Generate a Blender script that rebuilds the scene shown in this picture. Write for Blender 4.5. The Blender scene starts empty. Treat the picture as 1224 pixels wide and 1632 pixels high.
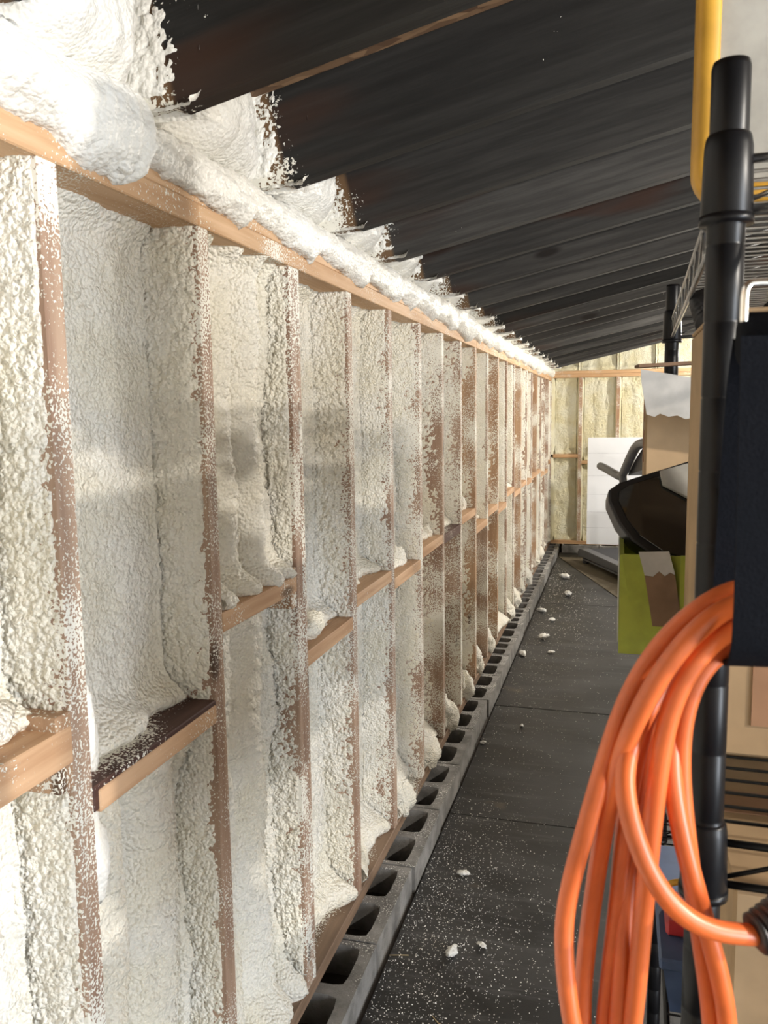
import bpy, bmesh, math, random
import numpy as np
from mathutils import Matrix, Vector
random.seed(7)
scene = bpy.context.scene
C = scene.collection

# ------------------------------------------------------------------ camera
EYE = 1.515
cam_d = bpy.data.cameras.new('camera')
cam = bpy.data.objects.new('camera', cam_d); C.objects.link(cam)
fw = Vector((-0.27405518, 0.95435425, -0.11875071)).normalized()
rt = Vector((0.96151234, 0.27442922, -0.01351359)).normalized()
up = rt.cross(fw).normalized()
M = Matrix.Identity(4)
for i in range(3):
    M[i][0] = rt[i]; M[i][1] = up[i]; M[i][2] = -fw[i]
M[0][3], M[1][3], M[2][3] = 0.7056, 0.0, EYE
cam.matrix_world = M
cam_d.sensor_fit = 'VERTICAL'; cam_d.sensor_height = 36.0
cam_d.lens = 1305.115 / 1632 * 36.0
cam_d.clip_start = 0.02
cam_d.dof.use_dof = True; cam_d.dof.focus_distance = 3.0; cam_d.dof.aperture_fstop = 20
scene.camera = cam

# ------------------------------------------------------------------ world, exposure
world = bpy.data.worlds.new('world'); scene.world = world; world.use_nodes = True
bg = world.node_tree.nodes['Background']
bg.inputs[0].default_value = (0.75, 0.85, 1.0, 1); bg.inputs[1].default_value = 1.0
scene.view_settings.view_transform = 'Standard'; scene.view_settings.look = 'None'
scene.view_settings.gamma = 1.0; scene.view_settings.use_curve_mapping = False
scene.view_settings.exposure = -0.20
scene.cycles.use_denoising = True
scene.cycles.max_bounces = 8; scene.cycles.diffuse_bounces = 5

# lamp positions and strengths (the lamps themselves are built below)
LAMPS = [  # x, y, z, watts, colour, radius
    (2.55, 0.25, 2.03, 215, (1.0, 0.925, 0.82), 0.030),
    (2.60, 4.20, 2.20, 55, (1.0, 0.93, 0.83), 0.040),
    (1.80, 5.60, 2.06, 160, (1.0, 0.95, 0.87), 0.040),
    (2.45, 8.00, 2.05, 250, (1.0, 0.95, 0.87), 0.040),
]
# daylight through the open side doorway, right of the camera and out of frame
RIGHTX = 4.2; BACK_Y = -2.3; DOOR_Y0, DOOR_Y1 = -1.55, -0.35
dl = bpy.data.lights.new('daylight', 'AREA'); dl.shape = 'RECTANGLE'
dl.size = DOOR_Y1 - DOOR_Y0; dl.size_y = 1.9; dl.energy = 270; dl.color = (0.85, 0.92, 1.0)
dlo = bpy.data.objects.new('doorway_daylight', dl); C.objects.link(dlo)
dlo.location = (RIGHTX + 0.12, (DOOR_Y0 + DOOR_Y1) / 2, 1.0)
dlo.rotation_euler = Matrix(((0, 0, 1), (1, 0, 0), (0, 1, 0))).to_euler()

# ------------------------------------------------------------------ helpers
def link(o, parent=None):
    C.objects.link(o)
    if parent is not None: o.parent = parent
    return o
def tag(o, label=None, cat=None, group=None, kind=None):
    if label: o['label'] = label
    if cat: o['category'] = cat
    if group: o['group'] = group
    if kind: o['kind'] = kind
    return o
def empty(name, loc=(0, 0, 0), rz=0):
    o = bpy.data.objects.new(name, None); o.location = loc; o.rotation_euler = (0, 0, rz)
    o.empty_display_size = 0.05
    return link(o)
def new(name, me, mat=None, parent=None, loc=None, rot=None):
    o = bpy.data.objects.new(name, me)
    if mat is not None and len(me.materials) == 0: me.materials.append(mat)
    if loc is not None: o.location = loc
    if rot is not None: o.rotation_euler = rot
    return link(o, parent)
def from_bm(name, bm, smooth=False):
    me = bpy.data.meshes.new(name); bm.to_mesh(me); bm.free()
    if smooth: me.polygons.foreach_set('use_smooth', [True] * len(me.polygons))
    return me
def bm_box(bm, x0, x1, y0, y1, z0, z1, bev=0.0, mtx=None):
    vs = [bm.verts.new((x, y, z)) for z in (z0, z1) for y in (y0, y1) for x in (x0, x1)]
    fs = [bm.faces.new([vs[i] for i in f]) for f in ((0, 2, 3, 1), (4, 5, 7, 6), (0, 1, 5, 4), (2, 6, 7, 3), (1, 3, 7, 5), (0, 4, 6, 2))]
    if bev > 0:
        es = list({e for f in fs for e in f.edges})
        r = bmesh.ops.bevel(bm, geom=es, offset=bev, segments=1, affect='EDGES', profile=0.5)
        vs = list({v for f in r['faces'] for v in f.verts})
    if mtx is not None:
        bmesh.ops.transform(bm, matrix=mtx, verts=list({v for v in vs if v.is_valid}))
def box(name, x0, x1, y0, y1, z0, z1, mat, parent=None, bev=0.002):
    bm = bmesh.new(); bm_box(bm, x0, x1, y0, y1, z0, z1, bev)
    return new(name, from_bm(name, bm), mat, parent)
def catmull(pts, n=8):
    P = [Vector(p) for p in pts]; P = [P[0] * 2 - P[1]] + P + [P[-1] * 2 - P[-2]]
    out = []
    for i in range(1, len(P) - 2):
        a, b, c, d = P[i - 1:i + 3]
        for k in range(n):
            t = k / n
            out.append(0.5 * ((2 * b) + (c - a) * t + (2 * a - 5 * b + 4 * c - d) * t * t + (3 * b - a - 3 * c + d) * t ** 3))
    out.append(P[-2]); return out
def bm_tube(bm, pts, r, seg=10, cap=True):
    pts = [Vector(p) for p in pts]; rings = []
    t = (pts[1] - pts[0]).normalized()
    ref = Vector((0, 0, 1)) if abs(t.z) < 0.9 else Vector((1, 0, 0))
    n = t.cross(ref).normalized()
    for i, p in enumerate(pts):
        t2 = (pts[min(i + 1, len(pts) - 1)] - pts[max(i - 1, 0)]).normalized()
        n = (n - t2 * n.dot(t2)).normalized(); b = t2.cross(n)
        rr = r[i] if isinstance(r, (list, tuple)) else r
        rings.append([bm.verts.new(p + (n * math.cos(a) + b * math.sin(a)) * rr) for a in [2 * math.pi * k / seg for k in range(seg)]])
    for A, B in zip(rings, rings[1:]):
        for k in range(seg): bm.faces.new((A[k], A[(k + 1) % seg], B[(k + 1) % seg], B[k]))
    if cap:
        bm.faces.new(rings[0][::-1]); bm.faces.new(rings[-1])
def tube(name, pts, r, mat, parent=None, seg=10, smooth=True):
    bm = bmesh.new(); bm_tube(bm, pts, r, seg)
    return new(name, from_bm(name, bm, smooth), mat, parent)
def prism(name, poly, origin, ax, ay, depth, mat, parent=None, bev=0.0):
    """polygon in the plane (ax, ay) at origin, extruded by depth along ax x ay"""
    ax, ay = Vector(ax).normalized(), Vector(ay).normalized(); n = ax.cross(ay); o = Vector(origin)
    bm = bmesh.new()
    f = [bm.verts.new(o + ax * p[0] + ay * p[1]) for p in poly]
    b = [bm.verts.new(o + ax * p[0] + ay * p[1] + n * depth) for p in poly]
    bm.faces.new(f[::-1]); bm.faces.new(b)
    for i in range(len(poly)):
        j = (i + 1) % len(poly); bm.faces.new((f[i], f[j], b[j], b[i]))
    if bev:
        bmesh.ops.bevel(bm, geom=list(bm.edges), offset=bev, segments=2, affect='EDGES', profile=0.6)
    bmesh.ops.recalc_face_normals(bm, faces=bm.faces)
    return new(name, from_bm(name, bm), mat, parent)
def grid_mesh(name, X, Y, Z, flip=False, closed=False):
    n, m = X.shape
    co = np.stack([X, Y, Z], -1).reshape(-1, 3).astype(np.float32)
    idx = np.arange(n * m).reshape(n, m)
    if closed: idx = np.vstack([idx, idx[:1]])
    a, b, c, d = idx[:-1, :-1], idx[1:, :-1], idx[1:, 1:], idx[:-1, 1:]
    q = np.stack([a, d, c, b] if flip else [a, b, c, d], -1).reshape(-1, 4)
    me = bpy.data.meshes.new(name)
    me.vertices.add(len(co)); me.vertices.foreach_set('co', co.ravel())
    me.loops.add(q.size); me.loops.foreach_set('vertex_index', q.ravel().astype(np.int32))
    me.polygons.add(len(q)); me.polygons.foreach_set('loop_start', np.arange(0, q.size, 4, dtype=np.int32))
    me.polygons.foreach_set('use_smooth', np.ones(len(q), dtype=bool))
    me.update(calc_edges=True); return me

# ---- numpy noise
def h2(ix, iy, s):
    n = (ix.astype(np.int64) * 374761393 + iy.astype(np.int64) * 668265263 + s * 974634533) & 0xffffffff
    n = ((n ^ (n >> 13)) * 1274126177) & 0xffffffff
    n = ((n ^ (n >> 16)) * 2246822519) & 0xffffffff
    return ((n ^ (n >> 15)) & 0xffffff) / float(0x1000000)
def vn(x, y, s=0):
    ix, iy = np.floor(x), np.floor(y); fx, fy = x - ix, y - iy
    fx = fx * fx * (3 - 2 * fx); fy = fy * fy * (3 - 2 * fy)
    a, b, c, d = h2(ix, iy, s), h2(ix + 1, iy, s), h2(ix, iy + 1, s), h2(ix + 1, iy + 1, s)
    return (a * (1 - fx) + b * fx) * (1 - fy) + (c * (1 - fx) + d * fx) * fy
def fbm(x, y, s=0, o=3):
    t, a, w = 0, 1.0, 0
    for i in range(o):
        t = t + a * (vn(x * 2 ** i, y * 2 ** i, s + i * 17) - 0.5); w += a; a *= 0.5
    return t / w * 2
def worley(x, y, s=0):
    ix, iy = np.floor(x), np.floor(y); best = np.full(x.shape, 9.0)
    for dx in (-1, 0, 1):
        for dy in (-1, 0, 1):
            cx, cy = ix + dx, iy + dy
            d = (cx + h2(cx, cy, s) - x) ** 2 + (cy + h2(cx, cy, s + 5) - y) ** 2
            best = np.minimum(best, d)
    return np.sqrt(best)
def sm(a, b, x):
    t = np.clip((x - a) / (b - a), 0, 1); return t * t * (3 - 2 * t)

# ------------------------------------------------------------------ materials
class NT:
    def __init__(s, name):
        s.m = bpy.data.materials.new(name); s.m.use_nodes = True; s.t = s.m.node_tree
        s.b = s.t.nodes['Principled BSDF']; s.co = s.t.nodes.new('ShaderNodeTexCoord')
    def n(s, typ, **kw):
        nd = s.t.nodes.new('ShaderNode' + typ)
        for k, v in kw.items(): setattr(nd, k, v)
        return nd
    def put(s, sock, v):
        if hasattr(v, 'is_linked') or isinstance(v, bpy.types.NodeSocket): s.t.links.new(v, sock)
        else: sock.default_value = v
    def map(s, scale=(1, 1, 1), loc=(0, 0, 0), src='Object', rnd=False):
        mp = s.n('Mapping'); mp.inputs['Scale'].default_value = scale; mp.inputs['Location'].default_value = loc
        v = s.co.outputs[src]
        if rnd:
            oi = s.n('ObjectInfo'); mu = s.math('MULTIPLY', oi.outputs['Random'], 37.0)
            va = s.n('VectorMath', operation='ADD'); s.put(va.inputs[0], v); s.put(va.inputs[1], mu); v = va.outputs[0]
        s.put(mp.inputs['Vector'], v); return mp.outputs[0]
    def noise(s, vec, scale, detail=2, rough=0.5):
        nd = s.n('TexNoise'); s.put(nd.inputs['Vector'], vec); nd.inputs['Scale'].default_value = scale
        nd.inputs['Detail'].default_value = detail; nd.inputs['Roughness'].default_value = rough; return nd.outputs['Fac']
    def vor(s, vec, scale, feature='F1'):
        nd = s.n('TexVoronoi', feature=feature); s.put(nd.inputs['Vector'], vec); nd.inputs['Scale'].default_value = scale
        return nd.outputs['Distance']
    def math(s, op, a, b=None, clamp=False):
        nd = s.n('Math', operation=op); nd.use_clamp = clamp; s.put(nd.inputs[0], a)
        if b is not None: s.put(nd.inputs[1], b)
        return nd.outputs[0]
    def mr(s, v, a, b, c=0.0, d=1.0):
        nd = s.n('MapRange'); nd.interpolation_type = 'SMOOTHSTEP'; s.put(nd.inputs[0], v)
        for i, q in enumerate((a, b, c, d)): s.put(nd.inputs[i + 1], q)
        return nd.outputs[0]
    def mix(s, f, a, b):
        nd = s.n('Mix', data_type='RGBA'); s.put(nd.inputs[0], f)
        s.put(nd.inputs[6], a if not isinstance(a, tuple) else (*a, 1)[:4]); s.put(nd.inputs[7], b if not isinstance(b, tuple) else (*b, 1)[:4])
        return nd.outputs[2]
    def sep(s, v):
        nd = s.n('SeparateXYZ'); s.put(nd.inputs[0], v); return nd.outputs
    def bump(s, h, strength=0.5, dist=0.004):
        nd = s.n('Bump'); nd.inputs['Strength'].default_value = strength; nd.inputs['Distance'].default_value = dist
        s.put(nd.inputs['Height'], h); s.put(s.b.inputs['Normal'], nd.outputs[0])
    def done(s, col, rough=0.6, spec=0.4, metal=0.0):
        s.put(s.b.inputs['Base Color'], col if not isinstance(col, tuple) else (*col, 1)[:4]); s.put(s.b.inputs['Roughness'], rough)
        s.b.inputs['Specular IOR Level'].default_value = spec; s.b.inputs['Metallic'].default_value = metal
        return s.m

def foam_mat(name, c1, c2, bump=0.62, rough=0.5):
    k = NT(name); v = k.map()
    col = k.mix(k.mr(k.noise(v, 7, 4), 0.35, 0.65), c1, c2)
    h = k.math('ADD', k.math('MULTIPLY', k.noise(v, 160, 3), 0.8), k.math('MULTIPLY', k.vor(v, 140), -0.9))
    k.bump(h, bump, 0.012); return k.done(col, rough, 0.35)
FOAM = (0.83, 0.81, 0.735)
m_foam = foam_mat('spray_foam', (0.86, 0.815, 0.695), (0.90, 0.87, 0.79))
m_foam_y = foam_mat('spray_foam_yellowish', (0.78, 0.71, 0.47), (0.84, 0.80, 0.62), 0.8)
m_foam_smooth = foam_mat('spray_foam_skin', (0.82, 0.80, 0.74), (0.87, 0.86, 0.82), 0.3, 0.42)

def wood_mat(name, c1, c2, axis='Z', spray=0.0, spray_axis=None, s0=0.0, s1=1.0, sscale=230, rough=0.65, knots=True, lowamp=0.9):
    """board; spray = overspray specks of foam; spray_axis, s0, s1: more specks towards s0 along that local axis"""
    k = NT(name)
    st = {'X': (2.5, 45, 45), 'Y': (45, 2.5, 45), 'Z': (45, 45, 2.5)}[axis]
    v = k.map(st, rnd=True)
    g = k.noise(v, 1.0, 5, 0.6)
    w = k.n('TexNoise'); k.put(w.inputs['Vector'], v); w.inputs['Scale'].default_value = 0.35; w.inputs['Distortion'].default_value = 1.5
    f = k.math('ADD', k.math('MULTIPLY', g, 0.6), k.math('MULTIPLY', w.outputs['Fac'], 0.5))
    col = k.mix(k.mr(f, 0.38, 0.72), c1, c2)
    if knots:
        kst = {'X': (3, 9, 9), 'Y': (9, 3, 9), 'Z': (9, 9, 3)}[axis]
        kd = k.vor(k.map(kst, rnd=True), 1.0)
        col = k.mix(k.mr(kd, 0.16, 0.07), col, tuple(c * 0.35 for c in c1))
    vo = k.map(rnd=True)
    if spray > -1:
        low = k.noise(vo, 5.0, 2)
        dens = k.math('ADD', k.math('MULTIPLY', k.math('SUBTRACT', low, 0.5), lowamp), spray)
        if spray_axis:
            p = k.sep(k.co.outputs['Object'])['XYZ'.index(spray_axis)]
            dens = k.math('ADD', dens, k.mr(p, s0, s1, 0.42, -0.12))
        n = k.math('ADD', k.noise(vo, sscale, 1.5), dens)
        mask = k.mr(n, 0.60, 0.66)
        col = k.mix(mask, col, FOAM)
        k.bump(k.math('ADD', k.math('MULTIPLY', g, 0.35), mask), 0.6, 0.002)
    else:
        k.bump(g, 0.35, 0.002)
    return k.done(col, rough, 0.3)
m_stud = wood_mat('stud_wood', (0.27, 0.165, 0.115), (0.44, 0.31, 0.225), 'Z', 0.10)
m_stud_clean = wood_mat('stud_wood_clean', (0.31, 0.18, 0.105), (0.48, 0.315, 0.195), 'Z', 0.05)
m_plate = wood_mat('plate_wood', (0.47, 0.275, 0.14), (0.66, 0.45, 0.28), 'Y', -0.05, lowamp=0.8)
m_block_wood = wood_mat('blocking_wood', (0.42, 0.24, 0.13), (0.60, 0.39, 0.24), 'Y', -0.02, 'X', -0.13, -0.012)
m_block_dark = wood_mat('dark_blocking_wood', (0.05, 0.022, 0.018), (0.12, 0.06, 0.045), 'Y', -0.01, 'X', -0.13, 0.01)
m_sill = wood_mat('sill_wood', (0.15, 0.095, 0.062), (0.27, 0.18, 0.12), 'Y', 0.0, 'X', -0.10, 0.0)
m_plate_x = wood_mat('end_plate_wood', (0.45, 0.26, 0.13), (0.62, 0.40, 0.22), 'X', -0.12)
m_ply = wood_mat('plywood', (0.42, 0.29, 0.17), (0.55, 0.40, 0.25), 'Y', -2)
def rafter_mat():
    k = NT('weathered_rafter_wood')
    v = k.map((2.2, 40, 40), rnd=True)
    g = k.noise(v, 1.0, 6, 0.65); big = k.noise(k.map((1.2, 6, 6), rnd=True), 1.0, 3)
    col = k.mix(k.mr(g, 0.3, 0.75), (0.021, 0.020, 0.019), (0.046, 0.044, 0.041))
    red = k.mr(big, 0.60, 0.70)
    col = k.mix(k.math('MULTIPLY', red, 0.75), col, (0.040, 0.017, 0.010))
    kd = k.vor(k.map((2.2, 7, 7), rnd=True), 1.0)
    col = k.mix(k.mr(kd, 0.15, 0.06), col, (0.012, 0.010, 0.009))
    oi = k.n('ObjectInfo'); br = k.mr(oi.outputs['Random'], 0.0, 1.0, 0.55, 1.9)
    vm = k.n('VectorMath', operation='SCALE'); k.put(vm.inputs[0], col); k.put(vm.inputs['Scale'], br); col = vm.outputs[0]
    x = k.sep(k.co.outputs['Object'])[0]
    col = k.mix(k.math('MULTIPLY', k.math('MULTIPLY', k.mr(x, 0.34, 0.08), 0.7), k.mr(big, 0.50, 0.62)), col, (0.045, 0.022, 0.014))
    seat = k.mr(x, 0.075, 0.06)
    col = k.mix(k.math('MULTIPLY', seat, 0.7), col, (0.20, 0.115, 0.055))
    vo = k.map(rnd=True)
    dens = k.math('ADD', k.mr(x, -0.02, 0.17, 0.24, -0.30), k.math('MULTIPLY', k.math('SUBTRACT', k.noise(vo, 9, 2), 0.5), 0.75))
    mask = k.mr(k.math('ADD', k.noise(vo, 170, 2), dens), 0.60, 0.66)
    col = k.mix(mask, col, FOAM)
    k.bump(k.math('ADD', k.math('MULTIPLY', g, 0.5), mask), 0.6, 0.003)
    return k.done(col, 0.75, 0.25)
m_rafter = rafter_mat()
def osb_mat():
    k = NT('osb_sheathing'); v = k.map((1, 1, 1))
    nd = k.n('TexVoronoi', feature='F1'); k.put(nd.inputs['Vector'], k.map((22, 60, 30))); nd.inputs['Scale'].default_value = 1.0
    sp = k.sep(nd.outputs['Color'])[0]
    col = k.mix(sp, (0.09, 0.05, 0.03), (0.26, 0.16, 0.09)); k.bump(sp, 0.4, 0.002); return k.done(col, 0.7, 0.2)
m_osb = osb_mat()
def concrete():
    k = NT('concrete_block_grey'); v = k.map(rnd=True)
    n = k.noise(v, 14, 5, 0.6); f = k.noise(v, 300, 2)
    col = k.mix(k.mr(n, 0.3, 0.7), (0.16, 0.155, 0.147), (0.30, 0.29, 0.277))
    col = k.mix(k.math('MULTIPLY', k.mr(f, 0.55, 0.7), 0.3), col, (0.14, 0.135, 0.13))
    z = k.sep(k.co.outputs['Object'])[2]
    spk = k.math('ADD', k.noise(v, 210, 1.5), k.math('ADD', k.math('MULTIPLY', k.math('SUBTRACT', k.noise(v, 6, 1), 0.5), 0.5), k.mr(z, -0.01, 0.0, -0.2, -0.005)))
    mk = k.mr(spk, 0.62, 0.67)
    col = k.mix(mk, col, (0.75, 0.74, 0.70)); k.bump(k.math('ADD', f, mk), 0.5, 0.003); return k.done(col, 0.9, 0.2)
m_conc = concrete()
def rubber():
    k = NT('rubber_mat_black'); v = k.map(src='Object', rnd=True)
    d = k.noise(k.map((1.3, 3.0, 1), rnd=True), 1.6, 5, 0.62); f = k.noise(v, 420, 2); s = k.noise(k.map((3, 26, 1), rnd=True), 1.0, 4, 0.7)
    col = k.mix(k.mr(d, 0.36, 0.74), (0.013, 0.0125, 0.012), (0.048, 0.046, 0.044))
    col = k.mix(k.math('MULTIPLY', k.mr(s, 0.52, 0.72), 0.55), col, (0.095, 0.095, 0.095))
    st = k.noise(v, 2.3, 4, 0.7); col = k.mix(k.math('MULTIPLY', k.mr(st, 0.66, 0.74), 0.5), col, (0.13, 0.10, 0.065))
    k.bump(k.math('ADD', f, k.math('MULTIPLY', d, 0.6)), 0.25, 0.002)
    return k.done(col, k.mr(d, 0.3, 0.8, 0.42, 0.62), 0.45)
m_rubber = rubber()
def plain(name, col, rough=0.5, spec=0.5, metal=0.0, vary=0.12, scale=30, bump=0.1, coat=0.0):
    k = NT(name); v = k.map(rnd=True); n = k.noise(v, scale, 4)
    c = k.mix(k.mr(n, 0.3, 0.7), tuple(a * (1 - vary) for a in col), tuple(min(1, a * (1 + vary)) for a in col))
    if bump: k.bump(n, bump, 0.001)
    m = k.done(c, rough, spec, metal)
    if coat: k.b.inputs['Coat Weight'].default_value = coat
    return m
m_ground = plain('packed_ground', (0.09, 0.08, 0.07), 0.95, 0.1, scale=12)
m_black = plain('black_powder_coat', (0.005, 0.005, 0.006), 0.36, 0.22)
m_lit_wire = plain('lit_grey_wire', (0.42, 0.42, 0.42), 0.30, 0.5, 0.9)
m_chrome = plain('zinc_hook_steel', (0.78, 0.76, 0.72), 0.22, 0.5, 1.0)
m_orange = plain('orange_cord_jacket', (0.61, 0.130, 0.032), 0.36, 0.5, vary=0.14, scale=25, bump=0.06)
m_navy = plain('black_webbing', (0.007, 0.008, 0.011), 0.9, 0.05, scale=600, bump=0.4)
m_yellow = plain('yellow_plastic', (0.50, 0.27, 0.03), 0.45, 0.45)
m_greyp = plain('grey_panel', (0.34, 0.33, 0.30), 0.55, 0.3)
m_card = plain('tan_cardboard', (0.36, 0.25, 0.145), 0.8, 0.2, scale=14)
m_card_d = plain('brown_cardboard', (0.30, 0.17, 0.10), 0.8, 0.2, scale=14)
m_tape = plain('packing_tape', (0.33, 0.185, 0.12), 0.3, 0.5)
m_lime = plain('lime_green_card', (0.30, 0.34, 0.045), 0.45, 0.4)
m_whitep = plain('white_card', (0.45, 0.44, 0.42), 0.6, 0.3)
m_torn_shaded = plain('torn_and_shaded_card', (0.20, 0.13, 0.085), 0.9, 0.1)
m_gloss = plain('glossy_black_plastic', (0.010, 0.010, 0.011), 0.07, 0.6, vary=0.05, bump=0.0, coat=0.6)
m_satin = plain('satin_black_plastic', (0.014, 0.014, 0.016), 0.4, 0.5)
m_tgrey = plain('treadmill_grey', (0.075, 0.075, 0.08), 0.4, 0.5)
m_belt = plain('treadmill_belt', (0.035, 0.035, 0.04), 0.6, 0.3, scale=300)
m_board = plain('white_foam_board', (0.80, 0.82, 0.86), 0.5, 0.4, vary=0.03, scale=4)
m_line = plain('board_seam_grey', (0.62, 0.64, 0.68), 0.6, 0.3)
m_matbrown = plain('brown_floor_mat', (0.115, 0.095, 0.065), 0.8, 0.2, scale=18)
m_blue = plain('blue_plastic', (0.07, 0.11, 0.22), 0.4, 0.5)
m_red = plain('red_plastic', (0.42, 0.03, 0.035), 0.4, 0.5)
m_green = plain('pale_green_plastic', (0.20, 0.42, 0.32), 0.25, 0.5)
m_brass = plain('lamp_socket', (0.5, 0.4, 0.2), 0.35, 0.5, 0.9)
m_alu = plain('aluminium_reflector', (0.75, 0.75, 0.75), 0.35, 0.5, 1.0)
m_chunk = foam_mat('loose_foam', (0.80, 0.78, 0.72), (0.86, 0.85, 0.82), 0.4)
m_straw = plain('dry_straw', (0.45, 0.35, 0.2), 0.8, 0.2)
k = NT('lamp_bulb'); k.done((1, 1, 1)); k.b.inputs['Emission Color'].default_value = (1, 0.95, 0.85, 1); k.b.inputs['Emission Strength'].default_value = 12; m_bulb = k.m

# ------------------------------------------------------------------ dimensions
S = 0.4064; Y0 = 0.9466; FARY = 9.05
BLK_TOP = 0.078; PL_TOP = 0.116; STUD_TOP = 1.842; TOP2 = 1.918; DEPTH = 0.14
RZ0, RSL, RH = 1.954, 0.216, 0.187
K0, K1 = -3, 19

# ------------------------------------------------------------------ floor
bm = bmesh.new(); bm_box(bm, -0.5, RIGHTX + 0.3, BACK_Y - 1.5, FARY + 0.3, -0.2, -0.012)
floor = tag(new('floor', from_bm('floor', bm), m_ground), kind='structure')
seams = [-3.12, -1.90, -0.70, 0.52, 1.72, 2.92, 4.12, 5.29, 6.50, 7.70, 8.95]
for i, (a, b) in enumerate(zip(seams, seams[1:])):
    for (x0, x1) in ((0.112, 1.94), (1.944, RIGHTX)):
        bm = bmesh.new(); bm_box(bm, 0, x1 - x0, 0, b - a - 0.005, -0.0118, 0.0 - 0.001 * (i % 2), 0.0015)
        new('rubber_mat', from_bm('rubber_mat', bm), m_rubber, floor, loc=(x0, a, 0))

# ------------------------------------------------------------------ spray-foam sheets
def sheet(name, parent, aL, aR, z0, z1, ob, of, res, seed, mp, flip=False, cov=0.004, slope=0.010, ropes=None, bulge=0.0,
          lip0=0.03, lip1=0.02, gran=0.007, low=0.012, thick=0.012, mat=None, zcov=None, top_slope=0.0, ripple=0.0, back_gran=0.0035, zhide=0.0, lipw=0.028):
    d = of - ob; w = aR - aL; L = 2 * d + w
    nu, nv = max(12, int(L / res)), max(8, int((z1 - z0) / res))
    u = np.linspace(0, L, nu)[:, None] * np.ones((1, nv)); z = np.linspace(z0, z1, nv)[None, :] * np.ones((nu, 1))
    left = u < d; right = u > d + w; back = ~(left | right)
    a = np.where(left, aL, np.where(right, aR, aL + (u - d)))
    o = np.where(left, of - u, np.where(right, ob + (u - d - w), ob))
    sd = np.minimum(np.abs(u - d), np.abs(u - d - w))
    inward = np.where(u < L / 2, 1.0, -1.0)
    wb = np.where(back, 0.5 + 0.5 * sm(0, 0.022, sd), 0.5 - 0.5 * sm(0, 0.022, sd))
    ang = wb * math.pi / 2; na = np.cos(ang) * inward; no = np.sin(ang)
    g = max(0.0078, res * 1.6)
    wx = u + 0.004 * fbm(u * 60, z * 60, seed + 3, 2); wz = z + 0.004 * fbm(u * 60, z * 60, seed + 9, 2)
    gr = np.clip(1 - worley(wx / g, wz / g, seed) * 1.25, 0, 1) ** 0.8
    gr = gr * (0.35 + 0.9 * vn(u * 75, z * 75, seed + 2)) + 0.8 * np.clip(1 - worley(wx / 0.0145 + 7, wz / 0.016, seed + 31) * 1.3, 0, 1)
    lo = fbm(u * 9, z * 4, seed + 1, 3)
    md = fbm(u * 30, z * 22, seed + 4, 3)
    f = np.clip(sd / max(d, 1e-3), 0, 1)            # 0 at the back corner, 1 at the front edge
    side = cov - slope * f ** 1.5 + lo * 0.006 + md * 0.0025
    if zcov is not None:
        for (za, zb, amt) in zcov: side = side - amt * sm(za - 0.06, za + 0.1, z) * (1 - sm(zb - 0.1, zb + 0.08, z)) * sm(-0.3, 0.5, lo + 0.5 * (u - L / 2) / L)
    side = side - 0.02 * sm(0.93, 1.0, f)
    if zhide: side = side - 0.04 * (1 - sm(z0, z0 + zhide, z))
    t_side = side - 0.001 + gr * gran * 0.85
    t_back = thick + lo * low + md * 0.005 + gr * back_gran * 1.35
    if ropes:
        n, amp = ropes; ph = (a - aL) / w * n + 0.35 * fbm(z * 3, z * 0 + 0.5, seed + 6, 2) + 0.25 * lo
        prof = 1 - np.abs(2 * (ph - np.floor(ph)) - 1) ** 2.2
        t_back = t_back + amp * (prof - 0.4) * (0.65 + 0.7 * h2(np.floor(ph), np.floor(ph) * 0, seed)) + 0.0022 * np.sin(z * 170 + 6 * md + 9 * prof)
    if ripple: t_back = t_back + ripple * np.sin(z * 120 + u * 20 + 7 * md)
    yy = np.clip((a - aL) / w, 0, 1); zz = (z - z0) / (z1 - z0)
    t_back = t_back + bulge * (1 - (2 * yy - 1) ** 2) ** 0.7 * (1 - (2 * zz - 1) ** 4)
    ends = lip0 * np.exp(-((z - z0 - 0.6 * lipw) / lipw) ** 2) * (0.5 + 1.1 * vn(u * 13, u * 0 + 0.3, seed + 8)) + lip1 * np.exp(-((z1 - z) / 0.025) ** 2) * (0.4 + 1.1 * vn(u * 14, u * 0 + 0.7, seed + 11))
    fil = 0.014 * np.exp(-(sd / 0.020) ** 2)
    t = t_side * (1 - wb) + (t_back + ends) * wb + fil
    A = a + na * t; O = o + no * t
    if top_slope: z = z + top_slope * (A - aL) * zz
    X, Y, Z = mp(A, O, z)
    return new(name, grid_mesh(name, X, Y, Z, flip), mat or m_foam, parent)
mp_left = lambda A, O, z: (O, A, z)
mp_far = lambda A, O, z: (A, FARY - O, z)

# ------------------------------------------------------------------ left wall
bm = bmesh.new(); bm_box(bm, -0.165, -DEPTH - 0.002, BACK_Y, FARY + 0.14, -0.1, 2.14)
wall_left = tag(new('wall_left', from_bm('wall_left', bm), m_ply), kind='structure')
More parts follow.
